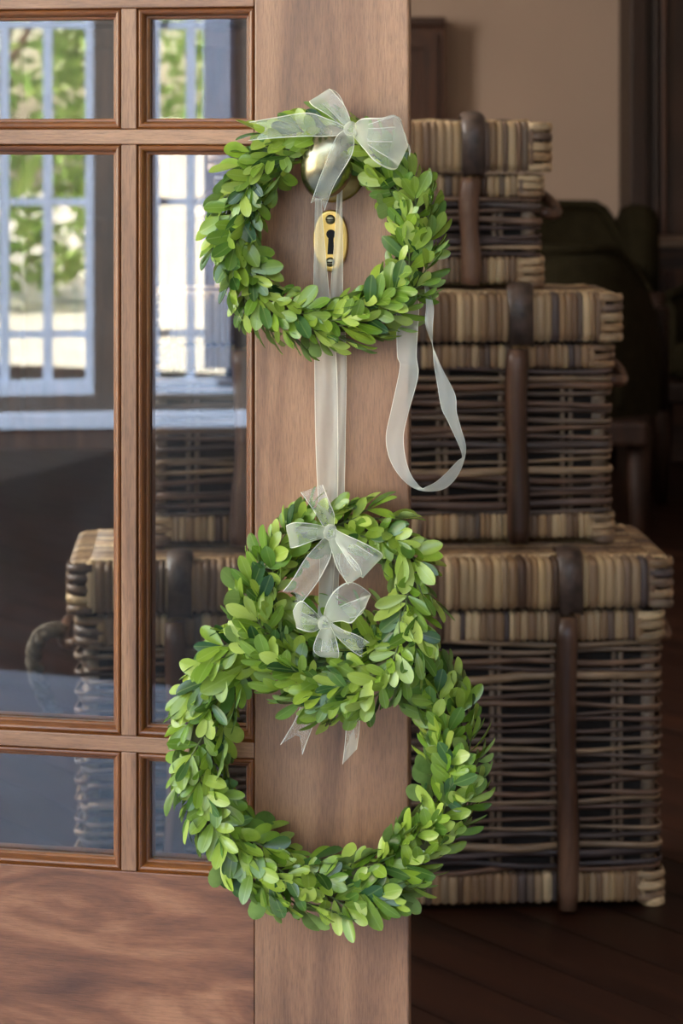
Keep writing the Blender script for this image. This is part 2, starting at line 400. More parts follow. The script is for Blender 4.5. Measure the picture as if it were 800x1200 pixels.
mb.box(-0.93, -0.868, 1.96, 2.16, 0, 2.14); mb.box(0.92, 0.98, 1.96, 2.16, 0, 2.14); mb.box(-0.868, 0.92, 1.96, 2.16, 2.08, 2.14)
struct('trim_1', mb, M_stile)
# unseen window made up for the fill light in the interior left wall
wr = empty('added_window_1', (x0-0.06, 3.6, 1.0)); tag(wr, kind='structure')
mb = MB()
for a in (-0.68, -0.02, 0.64): mb.box(-0.03, 0.03, a, a+0.04, 0.0, 1.5)
for z in (0.0, 0.73, 1.46): mb.box(-0.028, 0.028, -0.64, 0.64, z, z+0.04)
mb.build('window_frame', M_whiteframe, wr)
mb = MB(); mb.box(-0.003, 0.003, -0.66, 0.66, 0.02, 1.48); mb.build('pane', M_glass_far, wr)

# ------------------------------------------------------------------ porch floor and windows, mirrored in the door glass; roof and blocking walls added
mb = MB(); mb.box(-7.0, 3.2, -5.6, 1.98, -0.14, -0.012); porch = struct('porch_floor', mb, M_deck)
mb = MB(); mb.box(-2.4, 1.45, -0.3, 1.86, -0.012, 0.0); struct('porch_landing', mb, M_stone)
mb = MB(); mb.box(-4.2, 1.65, -0.9, 1.98, 2.95, 3.1); struct('added_shade_roof', mb, M_facade)  # unseen roof added to keep the sun off the porch
mb = MB(); mb.box(1.5, 1.65, -5.0, 1.98, 0, 3.4); mb.box(-1.75, 1.5, -5.0, -4.85, 0, 3.4); struct('wall_light_block', mb, M_wall_dark)  # unseen dark walls added to block light from the right and behind

rd = Vector((-0.46, -0.888, 0)).normalized(); wt = Vector((rd.y*-1, rd.x, 0)); 
wt = Vector((0.888, -0.46, 0)).normalized()
wc = Vector((-0.165, 1.83, 0)) + rd*6.3
wz = math.atan2(wt.y, wt.x)
def wpx(x): return (x-150)/331.0
def wpz(y): return 1.0-(y-165)/331.0
def window_unit(name, a0, a1, cols, fw):
    """floor-length casement: outer frame, glazing bars, panes; a = along the wall"""
    r = empty(name, wc + wt*a0, wz); tag(r, kind='structure')
    L = a1-a0; z0, z1 = wpz(450), 2.35
    mb = MB(); mb.box(0, fw, -0.04, 0.04, z0-0.03, z1); mb.build('window_frame', M_whiteframe, r)
    mb = MB(); mb.box(L-fw, L, -0.04, 0.04, z0-0.03, z1); mb.build('window_frame', M_whiteframe, r)
    mb = MB(); mb.box(fw, L-fw, -0.04, 0.04, z0-0.03, z0+0.02); mb.build('window_frame', M_whiteframe, r)
    mb = MB(); mb.box(fw, L-fw, -0.04, 0.04, z1-0.05, z1); mb.build('window_frame', M_whiteframe, r)
    zs = [wpz(390), wpz(236), wpz(30), 2.0]
    for z in zs:
        mb = MB(); mb.box(fw, L-fw, -0.02, 0.02, z-0.013, z+0.013); mb.build('glazing_bar', M_whiteframe, r)
    for c in cols:
        mb = MB(); mb.box(c-a0-0.017, c-a0+0.017, -0.022, 0.022, z0, z1-0.03); mb.build('glazing_bar', M_whiteframe, r)
    edges = [fw]+[c-a0 for c in cols]+[L-fw]; zz = [z0]+zs+[z1-0.03]
    for i in range(len(edges)-1):
        for j in range(len(zz)-1):
            mb = MB(); mb.box(edges[i]+0.012, edges[i+1]-0.012, -0.003, 0.003, zz[j]+0.01, zz[j+1]-0.01); mb.build('pane', M_glass_far, r)
window_unit('window_2', wpx(-32), wpx(109), [wpx(6), wpx(56)], 0.03)
window_unit('window_3', wpx(176), wpx(272), [wpx(222)], 0.03)
window_unit('window_4', wpx(-230), wpx(-92), [wpx(-186), wpx(-138)], 0.03)
# dark boarding between the windows and below them
def boarding(a0, a1, z0, z1, y0=-0.05, y1=0.05):
    mb.box(a0, a1, y0, y1, z0, z1)
mb = MB()
ed = [(-1.9, wpx(-230)), (wpx(-92), wpx(-32)), (wpx(109), wpx(176)), (wpx(272), 1.35)]
for a, b in ed: boarding(a, b, wpz(450)-0.03, 2.35)
boarding(-1.9, 1.35, 0.0, wpz(450)-0.031); boarding(-1.9, 1.35, 2.351, 2.75)
o = struct('wall_porch_window', mb, M_wall_dark); o.location = wc; o.rotation_euler = (0,0,wz)
mb = MB(); mb.box(-1.9, 1.35, 0.05, 0.11, 0.0, 0.05); o = struct('baseboard_porch', mb, M_whiteframe); o.location = wc; o.rotation_euler = (0,0,wz)
# pale curtain drawn beside the right window
rows = []
for i in range(25):
    a = wpx(236)+ (wpx(269)-wpx(236))*i/24
    rows.append([(a, 0.07+0.012*math.sin(i*1.3), z) for z in (0.2, 0.9, 1.6, 2.3)])
mb = MB(); mb.grid(rows); mb.grid([[(p[0], p[1]+0.004, p[2]) for p in r] for r in rows])
cu = mb.build('curtain', M_whiteframe, None, True, False); cu.location = wc; cu.rotation_euler = (0,0,wz)
tag(cu, 'pale blue curtain reflected in the narrow tall door pane', 'curtain')

# garden beyond
mb = MB(); mb.box(-40, 20, -40, -5.6, -0.2, -0.08); mb.box(-40, -7.0, -5.6, 6, -0.2, -0.08)
struct('garden_paving', mb, M_paving)
mb = MB(); mb.bbox(-1.2, 6.5, -0.12, 0.12, -0.1, 1.05, 0.02); mb.bbox(-1.25, 6.55, -0.17, 0.17, 1.05, 1.12, 0.02)
gw = mb.build('garden_wall', M_garden_wall); gw.location = wc + rd*5.0 + wt*1.35; gw.rotation_euler = (0,0,wz+0.0)
tag(gw, 'whitewashed garden wall reflected bright in the narrow tall door pane', 'wall')
def tree(loc, rx, rz, zc, nleaf, label):
    r = empty('garden_tree', loc)
    mb = MB()
    zb = -0.08
    mb.tube([(0,0,zb),(0.03,0.02,zc*0.5),(0,0,zc)], [0.09,0.07,0.04], 7)
    for k in range(4):
        a = k*1.6; mb.tube([(0,0,zc*0.6),(rx*0.5*math.cos(a), rx*0.5*math.sin(a), zc+0.2)], [0.04,0.015], 5)
    mb.build('trunk', M_bark, r)
    mb = MB()
    for k in range(nleaf):
        u = U(-1, 1); an = U(0, 2*PI); q = rx*(1-0.45*abs(u)**3)*U(0.35, 1)**0.5*(1+0.18*math.sin(3*an+5*u))
        p = Vector((q*math.cos(an), q*math.sin(an), zc+u*rz)); s = U(0.06, 0.12)
        a = Vector((U(-1,1),U(-1,1),U(-1,1))).normalized(); b = a.orthogonal().normalized()
        mb.add([p-a*s, p+b*s*0.5, p+a*s, p-b*s*0.5], [(0,1,2,3)])
    tag(mb.build('foliage', M_tree, r, False, False), kind='stuff')
    tag(r, label, 'tree', 'trees reflected in the door glass')
T0 = wc + rd*7.0
for a, dd, rx, rz, zc, lb in ((-1.0, 0.0, 1.2, 1.75, 1.8, 'sunlit leafy garden tree reflected blurred in the wide upper and tall door panes'),
                              (-3.75, 0.8, 1.25, 1.75, 1.8, 'leafy garden tree reflected at the far left edge of the tall wide pane'),
                              (1.5, 3.0, 1.3, 1.9, 2.1, 'tall garden tree reflected in the small upper right pane above the white wall')):
    tree(T0 + wt*a + rd*dd, rx, rz, zc, 3000, lb)

# ------------------------------------------------------------------ the door
door = door_empty('door_1'); tag(door, 'stained wooden glazed door with divided panes and brass knob', None, None, 'structure')
TK = 0.042
SR = S(479); SL = S(298); W_door = 0.90
mid = SR - W_door/2
v_in = SL                                         # stile / bead
mu0, mu1 = S(141.5), S(159.5)
bead_w, bead_d = 0.0084, 0.011
zs_rail = dict(top=Zd(9.5), a0=Zd(151.5), c1=Zd(169), c0=Zd(863), e1=Zd(881.5), e0=Zd(1021.5))
def part(name, args, mat, bev=0.0012, parent=door):
    m = MB(); m.bbox(*args, bev); return m.build(name, mat, parent, False)
m = MB(); m.bbox(SL, SR, 0, 0.012, 0.012, 2.05, 0.0015); m.bbox(SL, SR-0.014, 0.0121, TK, 0.012, 2.05, 0.001); m.build('stile', M_stile, door)
lSR, lSL = 2*mid-SL, 2*mid-SR
part('stile', (lSL, lSR, 0, TK, 0.012, 2.05), M_stile, 0.002)
g = 0.0003
part('bottom_rail', (lSR+g, SL-g, 0.0004, TK-0.001, 0.012, zs_rail['e0']), M_panel, 0.0008)
part('top_rail', (lSR+g, SL-g, 0.0004, TK-0.001, 1.93, 2.05), M_rail)
part('middle_rail', (lSR+g, SL-g, 0.0004, TK-0.001, zs_rail['top'], zs_rail['top']+0.075), M_rail)
ml0, ml1 = 2*mid-mu1, 2*mid-mu0
for z0_, z1_ in ((zs_rail['c1'], zs_rail['a0']), (zs_rail['e1'], zs_rail['c0'])):
    part('glazing_bar', (lSR+g, SL-g, 0.0005, TK-0.004, z0_, z1_), M_rail, 0.0008)
cols = [(mu1, SL), (ml1, mu0), (lSR, ml0)]
rowsz = [(zs_rail['a0'], zs_rail['top']), (zs_rail['c0'], zs_rail['c1']), (zs_rail['e0'], zs_rail['e1']), (zs_rail['top']+0.075, 1.93)]
for (a, b) in ((mu0, mu1), (ml0, ml1)):
    for (z0_, z1_) in rowsz:
        part('glazing_bar', (a, b, 0.0007, TK-0.005, z0_+g, z1_-g), M_stile, 0.0008)
prof = [(0,0.0),(0.0007,0.0024),(0.0015,0.0012),(0.0026,0.0007),(0.0040,0.0012),(0.0052,0.0028),(0.0059,0.0052),(0.0063,0.0072),(0.0075,0.0074),(bead_w,0.0082),(bead_w,bead_d+0.001)]
def bead(name, x0, x1, z0, z1, side, mat):
    m = MB(); rows = []
    for (w, d) in prof:
        y = 0.0006+d
        if side == 'b': rows.append([(x0+w, y, z0+w), (x1-w, y, z0+w)])
        if side == 't': rows.append([(x1-w, y, z1-w), (x0+w, y, z1-w)])
        if side == 'l': rows.append([(x0+w, y, z1-w), (x0+w, y, z0+w)])
        if side == 'r': rows.append([(x1-w, y, z0+w), (x1-w, y, z1-w)])
    m.grid(rows)
    # solid back so that the moulding is a real bar
    bk = []
    for r_ in (rows[-1], rows[0]): bk.append([(p[0], bead_d+0.0016, p[2]) for p in r_])
    m.grid([rows[-1], bk[0], bk[1], rows[0]])
    return m.build(name, mat, door, False)
for (a, b) in cols:
    for ri, (z0_, z1_) in enumerate(rowsz):
        m = MB(); m.box(a+0.0004, b-0.0004, bead_d+0.0018, bead_d+0.0058, z0_+0.0004, z1_-0.0004)
        m.build('pane', M_glass, door)
        for sd, mt in (('b', M_bead_h), ('t', M_bead_h), ('l', M_bead_v), ('r', M_bead_v)):
            bead('bead_moulding', a+0.0001, b-0.0001, z0_+0.0001, z1_-0.0001, sd, mt)
        # inner stops behind the glass
        m = MB(); w = 0.009
        for q in ((a, a+w, z0_, z1_), (b-w, b, z0_, z1_), (a+w, b-w, z0_, z0_+w), (a+w, b-w, z1_-w, z1_)):
            m.box(q[0]+0.0005, q[1]-0.0005, bead_d+0.0062, bead_d+0.016, q[2]+0.0005, q[3]-0.0005)
        m.build('glazing_stop', M_bead_v, door)
# hinges on the far stile
for z in (0.25, 1.05, 1.85):
    m = MB(); m.lathe([(0.006,0),(0.007,0.004),(0.007,0.086),(0.006,0.09)], 12, 'Z', (lSL-0.005, 0.002, z)); m.build('hinge', M_brass_d, door, True)

# knob, rose, keyhole plate
pc = D(391, 198, 0.0)
m = MB(); m.lathe([(0.0255,0.0),(0.0262,-0.0012),(0.0258,-0.0026),(0.0235,-0.0034),(0.021,-0.0042),(0.013,-0.0062),(0.0105,-0.010),(0.0095,-0.020)], 48, 'Y', (pc.x, 0, pc.z))
rose = m.build('rose', M_brass_d, door, True)
for a in (0.5, 2.6, 4.7):
    m = MB(); m.lathe([(0.0032,0.0),(0.0032,-0.0012),(0.0022,-0.002),(0.0004,-0.0022)], 14, 'Y', (pc.x+0.0185*math.cos(a), -0.0042, pc.z+0.0185*math.sin(a)))
    m.build('screw', M_steel, rose, True)
kc = D(384, 190, 0.040)
m = MB()
pr = []
for i in range(25):
    t = PI*i/24; pr.append((max(0.0004, math.sin(t)**0.9), -math.cos(t)))
m.lathe([(r_*0.0204, -a_*0.018) for r_, a_ in pr], 48, 'Y', (0,0,0), 0, 1.0, 1.42)
m.tube([(0,0.010,0),(0,0.032,0)], 0.009, 20, up=Vector((0,0,1)))
knob = m.build('knob', M_brass, door, True); knob.location = kc; knob.rotation_euler = (0, math.radians(14), 0)
ec = D(388, 282, 0.0)
def oval(n, a, b, cx, cz, pw=2.0):
    return [(cx+a*math.copysign(abs(math.cos(2*PI*i/n))**(2/pw), math.cos(2*PI*i/n)), cz+b*math.copysign(abs(math.sin(2*PI*i/n))**(2/pw), math.sin(2*PI*i/n))) for i in range(n)]
m = MB(); n = 48; rows = []
for (k_, y) in ((1.0, 0.0), (1.0, -0.0022), (0.96, -0.0032), (0.9, -0.0034)):
    q = oval(n, 0.0138*k_, 0.0242*k_, ec.x, ec.z, 2.15); rows.append([(p[0], y, p[1]) for p in q]+[(q[0][0], y, q[0][1])])
m.grid(rows); q = oval(n, 0.0138*0.9, 0.0242*0.9, ec.x, ec.z, 2.15); m.add([(p[0], -0.0034, p[1]) for p in q], [tuple(range(n))])
esc = m.build('keyhole_plate', M_brass_y, door, False)
m = MB()
ck = [(0.0037*math.cos(a), 0.0052+0.0037*math.sin(a)) for a in [math.radians(-55+ i*290/20) for i in range(21)]]
kh = ck + [(-0.0021, 0.0), (-0.0028, -0.0105), (0.0028, -0.0105), (0.0021, 0.0)]
nn = len(kh)
m.add([(ec.x+0.0004+a, -0.00345, ec.z+b) for a, b in kh]+[(ec.x+0.0004+a, -0.003, ec.z+b) for a, b in kh], [tuple(range(nn))]+[(i, i+nn, (i+1) % nn+nn, (i+1) % nn) for i in range(nn)])
m.build('keyhole', M_hole, esc)
for dz in (0.0166, -0.0166):
    m = MB(); m.lathe([(0.0038,-0.0030),(0.0038,-0.0042),(0.0028,-0.0052),(0.0006,-0.0056)], 18, 'Y', (ec.x, 0, ec.z+dz))
    sc = m.build('screw', M_steel, esc, True)
    m = MB(); m.box(ec.x-0.0032, ec.x+0.0032, -0.0057, -0.0050, ec.z+dz-0.0004, ec.z+dz+0.0004)
    m.build('screw_slot', M_hole, esc)

# ------------------------------------------------------------------ wicker hampers
def rrect(Wd, Dp, r, step):
    """points, outward normals and arclength around a rounded rectangle, front side first (y=0 is the front)"""
    pts = []
    def seg(a, b, nrm):
        L = (Vector(b)-Vector(a)).length; n = max(1, int(L/step))
        for i in range(n): pts.append((Vector(a).lerp(Vector(b), i/n), Vector(nrm)))
    def arc(c, a0):
        for i in range(4):
            a = a0+PI/2*i/4; nrm = Vector((math.cos(a), math.sin(a), 0)); pts.append((Vector(c)+nrm*r, nrm))
    hw = Wd/2
    seg((-hw+r,0,0),(hw-r,0,0),(0,-1,0)); arc((hw-r,r,0),-PI/2)
    seg((hw,r,0),(hw,Dp-r,0),(1,0,0)); arc((hw-r,Dp-r,0),0)
    seg((hw-r,Dp,0),(-hw+r,Dp,0),(0,1,0)); arc((-hw+r,Dp-r,0),PI/2)
    seg((-hw,Dp-r,0),(-hw,r,0),(-1,0,0)); arc((-hw+r,r,0),PI)
    return pts
def strand_rows(w, h, over, und, rr):
    """one wrapped strand: front face y=0, z 0..h, folded over the top (over) and under the bottom (und)"""
    path = [(und, 0.0), (rr, 0.0), (rr*0.3, rr*0.3), (0, rr), (0, h*0.5), (0, h-rr), (rr*0.3, h-rr*0.3), (rr, h), (over, h+0.0006)]
    nr = [(0,-1),(0,-1),(-0.7,-0.7),(-1,0),(-1,0),(-1,0),(-0.7,0.7),(0,1),(0,1)]
    rows = []
    for (y, z), (ny, nz) in zip(path, nr):
        rows.append([(x*w/2, y-ny*ins, z-nz*ins) for x, ins in ((-1, 0.003), (-0.5, 0.0004), (0.4, 0.0), (1, 0.003))])
    return rows
def band(parent, name, Wd, Dp, z, h, pitch, over, und, rr, ncor, corw):
    """a wrapped edge band around the four sides; front strands are single pieces"""
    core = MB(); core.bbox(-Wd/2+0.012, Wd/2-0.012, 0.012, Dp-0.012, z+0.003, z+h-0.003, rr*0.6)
    b = core.build(name, M_gap_shade, parent)
    m0 = MB(); m0.grid(strand_rows(1.0, h, over, und, rr)); me = m0.mesh('strand', M_cane, True)
    x = -Wd/2+corw; first = True
    while x < Wd/2-corw-0.002:
        w = min(pitch*U(0.72, 1.3), Wd/2-corw-x)
        o = link('strand', me, b); o.scale = (w*1.02, 1, 1); o.location = (x+w/2, -0.001+U(-0.0007, 0.0007), z+U(-0.0006, 0.0006)); o.rotation_euler = (0, U(-0.012, 0.012), 0)
        x += w
    m = MB()
    for side in (1, -1):
        y = corw
        while y < Dp-corw:
            w = pitch*U(0.75, 1.3); rr_ = strand_rows(w, h, over, und, rr)
            m.grid([[(side*(Wd/2+0.001-p[1]), y+w/2+p[0]*side, z+p[2]) for p in r_] for r_ in rr_]); y += w
    x = -Wd/2+corw
    while x < Wd/2-corw:
        w = pitch*U(0.75, 1.3); rr_ = strand_rows(w, h, over, und, rr)
        m.grid([[(x+w/2-p[0], Dp+0.001-p[1], z+p[2]) for p in r_] for r_ in rr_]); x += w
    tag(m.build('strand_run', M_cane_i, b, True, False), kind='stuff')
    # corners: strands wound level around the corner
    hh = h/ncor
    for sx in (1, -1):
        for k in range(ncor):
            m = MB(); r0 = corw*0.8; cx = sx*(Wd/2-r0); ins = hh*0.26; pts = [(cx-sx*(corw*0.5), -0.001+ins, 0)]
            for i in range(7):
                a = -PI/2 + PI/2*i/6; pts.append((cx+sx*(r0+0.001-ins)*math.cos(a), r0+(r0+0.001-ins)*math.sin(a), 0))
            pts.append((sx*(Wd/2+0.001-ins), corw*1.2, 0))
            ti = U(-0.0015, 0.0015)
            pts = [(p[0], p[1], z+hh*(k+0.5)+ti*(i-4)/4) for i, p in enumerate(pts)]
            m.tube(pts, hh*0.5, 6, flat=0.55); m.build('corner_strand', M_corner, b, True)
    return b
def hamper(name, label, px_c, dist, zb, Wd, Dp, H, lid_h, rim_h, base_h, n_weave, stick_x, stick_w, stake_n, pitch, rz, sk, gap=0.003):
    w = W(px_c, 600, dist)
    root = empty(name, (w.x, w.y, zb), rz); tag(root, label, 'basket', 'stack of wicker hampers')
    bw_ = Wd-0.018; y_in = 0.009
    foot = 0.006
    # solid dark core: shade between the weavers, put into its colour
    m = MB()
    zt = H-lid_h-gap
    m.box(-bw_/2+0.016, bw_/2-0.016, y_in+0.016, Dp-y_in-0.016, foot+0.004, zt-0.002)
    m.build('shade_core', M_gap_shade, root)
    def shift(o): o.location = (0, y_in, 0); return o
    b1 = shift(band(root, 'base_band', bw_, Dp-2*y_in, foot, base_h, pitch, 0.02, 0.03, 0.007, 3, 0.03))
    b2 = shift(band(root, 'rim_band', bw_, Dp-2*y_in, zt-rim_h, rim_h, pitch, 0.02, 0.02, 0.007, 3, 0.03))
    for sx in (1, -1):
        for yy in (0.02, Dp-0.02):
            m = MB(); m.lathe([(0.014,0),(0.017,0.002),(0.017,0.008),(0.014,0.012)], 12, 'Z', (sx*(bw_/2-0.018), yy+0.004, 0)); m.build('foot', M_corner, root, True)
    # stakes in pairs and corner posts
    za, zc_ = foot+base_h-0.004, zt-rim_h+0.004
    sp = bw_/(stake_n+0.6)
    stakes = [(-bw_/2+sp*(i+0.8)) for i in range(stake_n)]
    for sxp in stakes:
        for e in (-0.0045, 0.0045):
            for yy in (y_in+0.012, Dp-y_in-0.012):
                m = MB(); m.tube([(sxp+e, yy, za), (sxp+e+U(-0.002,0.002), yy, (za+zc_)/2), (sxp+e, yy, zc_)], 0.0036, 6); m.build('stake', M_stake, root, True)
    for sx in (1, -1):
        for yy in (y_in+0.014, Dp-y_in-0.014):
            m = MB(); m.tube([(sx*(bw_/2-0.024), yy+(0.008 if yy < 0.1 else -0.008), za), (sx*(bw_/2-0.024), yy+(0.008 if yy < 0.1 else -0.008), zc_)], 0.011, 8); m.build('corner_post', M_stake, root, True)
    # weavers, each one strand all the way round
    ph = (zc_-za)/n_weave
    base = rrect(bw_, Dp-2*y_in, 0.022, 0.016)
    for k in range(n_weave):
        z = za+ph*(k+0.5); rad = ph*U(0.26, 0.46); f1, f2, p1, p2 = U(7, 13), U(19, 31), U(0, 6.3), U(0, 6.3); am = ph*U(0.10, 0.34)
        pts = []; s = 0; prev = None; rr_ = []
        for (p, nr) in base:
            if prev is not None: s += (p-prev).length
            prev = p
            off = -0.0065+0.0048*math.sin(PI*(s+sp*0.5)/sp + k*PI)
            pts.append((p.x+nr.x*off, p.y+nr.y*off+y_in, z+am*(math.sin(f1*s+p1)+0.5*math.sin(f2*s+p2))))
            rr_.append(rad*(1+0.25*math.sin(f1*0.7*s+p2)))
        m = MB(); m.tube(pts, rr_, 6, closed=True, flat=0.62); m.build('weaver', M_weave, root, True)
    # lid
    lid = band(root, 'lid', Wd, Dp, H-lid_h, lid_h, pitch, 0.045, 0.012, 0.013, 5, 0.026)
    m = MB(); y = 0.035
    while y < Dp-0.03:
        w_ = U(0.006, 0.009); pts = []
        for i in range(13):
            x = -Wd/2+0.03+(Wd-0.06)*i/12; pts.append((x, y, H-0.0015+0.0016*math.sin(i*PI+y*400)))
        m.tube(pts, w_*0.5, 5, flat=1.0); y += w_*1.05
    tag(m.build('lid_weave', M_cane_i, lid, True, False), kind='stuff')
    # toggles: upright stick held by a leather strap over the lid
    for sx in (1, -1):
        cx = sx*stick_x; r_ = stick_w/2
        m = MB(); pts = []; rr_ = []
        zt_ = zt-0.004
        for i in range(15):
            t = i/14; pts.append((cx+0.003*math.sin(t*5+sx)-0.004*(1-t), -r_*0.7, 0.006+(zt_-0.006)*t)); rr_.append(r_*(1+0.05*math.sin(t*9)+(0.06 if i in (4, 9) else 0)))
        rr_[0] *= 0.9; rr_[-1] *= 0.9
        m.tube(pts, rr_, 12); m.build('toggle_stick', M_stick, root, True)
        m = MB(); th = 0.005; sw = stick_w*0.56; path = [(0.0, H-lid_h-0.004), (-th-0.003, H-lid_h-0.002), (-th-0.003, H-0.014), (-th*0.4, H-0.001), (0.012*sk, H+th+0.003), (0.04*sk, H+th+0.008), (0.075*sk, H+th+0.002), (0.10*sk, H+0.001)]
        rows = []
        for i, (yy, zz) in enumerate(path):
            k_ = (1.0, 1.04, 1.0, 1.06, 1.12, 1.1, 1.0, 0.8)[i]
            rows.append([(cx+0.004+a*sw*k_, yy+dy_, zz+dz_) for a, dy_, dz_ in ((-1, 0.004, -0.003), (-0.8, 0, 0), (0, -0.0015, 0.002), (0.8, 0, 0), (1, 0.004, -0.003))])
        m.grid(rows); m.build('strap', M_leather, root, True, False)
        # side handle: a bent cane loop
        m = MB(); pts = []
        for i in range(13):
            a = PI*i/12; pts.append((sx*(bw_/2-0.004+0.026*math.sin(a)**0.8), Dp*0.5+min(0.05, Dp*0.22)*math.cos(a), zt-0.026-0.012*math.sin(a)-0.012*(1-math.cos(a))))
        m.tube(pts, 0.008, 8); m.build('side_handle', M_stick, root, True)
    return root
RZ = math.radians(3.2)
DB, DM, DT = 2.977, 3.06, 3.105
big = hamper('wicker_hamper', 'largest wicker hamper, at the bottom of the stack on the floor', 437, DB, 0.0, 0.790, 0.285, 0.456, 0.066, 0.040, 0.040, 27, 0.253, 0.027, 9, 0.0095, RZ, 0.7)
hamper('wicker_hamper', 'middle wicker hamper between the smallest and the largest one', 447, DM, 0.4605, 0.652, 0.195, 0.336, 0.066, 0.033, 0.035, 18, 0.182, 0.029, 7, 0.0092, RZ, 0.36)
hamper('wicker_hamper', 'smallest wicker hamper, on top of the stack', 446, DT, 0.8, 0.467, 0.15, 0.226, 0.069, 0.031, 0.037, 9, 0.122, 0.026, 5, 0.009, RZ*0.5, 1.0)
# a twisted rope handle hanging at the left side of the big hamper
bigM = Matrix.Translation(big.location) @ Matrix.Rotation(RZ, 4, 'Z'); bigI = bigM.inverted()
rc = [(70, 738, 3.08), (58, 739, 3.06), (46, 747, 3.04), (40, 765, 3.04), (43, 790, 3.04), (54, 818, 3.05), (68, 846, 3.06)]
m = MB(); fine = []
for i in range(len(rc)-1):
    a, b = W(*rc[i]), W(*rc[i+1])
    p0 = W(*rc[max(0, i-1)]); p3 = W(*rc[min(len(rc)-1, i+2)])
    for k in range(8):
        t = k/8
        fine.append(0.5*((2*a)+(b-p0)*t+(2*p0-5*a+4*b-p3)*t*t+(3*a-p0-3*b+p3)*t**3))
for st in range(3):
    pts = []
    for i, q in enumerate(fine):
        a = i*0.42+st*2.094; q = bigI @ q
        pts.append((q.x+0.006*math.cos(a), q.y+0.006*math.sin(a), q.z+0.004*math.sin(a)))
    m.tube(pts, 0.0062, 6)
m.build('rope_handle', M_rope, big, True)

# ------------------------------------------------------------------ dim furniture of the room
def armchair(label, loc, rz, wd=0.66, dp=0.66, hb=0.74, wing=False):
    """upholstered tub armchair; front faces -Y, origin on the floor"""
    r = empty('armchair', loc, rz); tag(r, label, 'armchair', 'dark upholstered armchairs')
    seat_z = 0.34; hw = wd/2
    m = MB(); m.bbox(-hw+0.07, hw-0.07, -dp/2+0.02, dp/2-0.08, seat_z, seat_z+0.11, 0.035); m.build('seat', M_uphol, r, True)
    m = MB(); m.bbox(-hw+0.02, hw-0.02, -dp/2, dp/2-0.02, seat_z-0.06, seat_z, 0.012); m.build('seat_rail', M_chairwood, r)
    # wrap-around back: arched shell of real thickness
    n = 28; outer = []; rows = []
    for i in range(n+1):
        a = PI*i/n                       # right front -> back -> left front
        x = hw*math.copysign(abs(math.cos(a))**0.7, math.cos(a)); y = -dp*0.30+ (dp*0.80)*abs(math.sin(a))**0.75
        top = 0.56+(hb-0.56)*min(1.0, 1.35*math.sin(a))**1.2
        xi, yi = x*0.84, y-0.10*math.sin(a)
        rows.append([(x, y, seat_z-0.02), (x*1.01, y*1.01, (seat_z+top)/2), (x, y, top-0.03), ((x+xi)/2, (y+yi)/2, top), (xi, yi, top-0.03), (xi, yi, (seat_z+top)/2), (xi, yi, seat_z+0.02), (x, y, seat_z-0.02)])
    m = MB(); m.grid(rows); m.add(rows[0][:7], [tuple(range(7))]); m.add(rows[-1][:7], [tuple(range(7))])
    m.build('backrest', M_uphol, r, True)
    # wooden crest rail following the top edge
    m = MB(); m.tube([(q[3][0], q[3][1], q[3][2]+0.006) for q in rows], 0.014, 8); m.build('piping', M_uphol, r, True)
    for sx in (1, -1):
        for yy, splay in ((-dp/2+0.05, 0.0), (dp/2-0.09, 0.05)):
            m = MB(); m.tube([(sx*(hw-0.045), yy, seat_z-0.03), (sx*(hw-0.045), yy+splay*0.3, 0.17), (sx*(hw-0.04), yy+splay, 0.0)], [0.03, 0.024, 0.017], 10); m.build('leg', M_chairwood, r, True)
        if not wing:
            m = MB(); m.tube([(sx*hw, -dp*0.30, seat_z-0.03), (sx*hw*1.01, -dp*0.31, 0.5), (sx*hw, -dp*0.30, 0.575)], [0.024, 0.02, 0.026], 10); m.build('arm_post', M_chairwood, r, True)
        else:
            m = MB(); m.bbox(sx*hw-0.05, sx*hw+0.05, -dp*0.05, dp*0.32, 0.5, hb+0.01, 0.045); m.build('wing', M_uphol, r, True)
    return r
c1 = W(606, 640, 5.75); armchair('dark olive armchair directly behind the hampers, with a slim turned leg', (c1.x, c1.y, 0), PI-0.15, 0.70, 0.64, 0.735)
c2 = W(640, 600, 6.75); armchair('winged dark armchair against the beige wall, above the nearer one', (c2.x-0.02, c2.y, 0), 0.1, 0.62, 0.6, 0.80, True)
c3 = W(930, 640, 6.45); armchair('dark armchair cut off by the right edge of the picture', (c3.x, c3.y, 0), -0.5, 0.66, 0.64, 0.66)

# tall panelled cupboard behind the door leaf
cw = W(522, 20, 7.43); r = empty('panelled_cupboard', (cw.x-0.95, 7.43, 0)); tag(r, 'low dark panelled cupboard against the wall, its top corner left of the hampers', 'cupboard')
ht = cw.z; hw = 0.95
m = MB(); m.bbox(-hw, hw, 0.02, 0.165, 0.0, ht-0.03, 0.004); m.build('carcass', M_dark, r)
m = MB(); m.bbox(-hw, hw, -0.006, 0.168, ht-0.03, ht, 0.005); m.build('top_board', M_darkx, r)
for i in range(4):
    a = -hw+0.02+i*(2*hw-0.04)/4; b = a+(2*hw-0.04)/4-0.006
    m = MB(); w_ = 0.05
    for q in ((a, a+w_, 0.08, ht-0.05), (b-w_, b, 0.08, ht-0.05), (a+w_, b-w_, 0.08, 0.08+w_), (a+w_, b-w_, ht-0.05-w_, ht-0.05), (a+w_, b-w_, 0.7, 0.7+w_)): m.box(q[0], q[1], 0.0, 0.02, q[2], q[3])
    dr = m.build('cupboard_door', M_dark, r)
    m = MB(); m.lathe([(0.008,0),(0.014,-0.012),(0.012,-0.022),(0.002,-0.026)], 12, 'Y', ((b-0.03) if i % 2 == 0 else a+0.03, 0.0, 0.8)); m.build('knob', M_brass_d, dr, True)
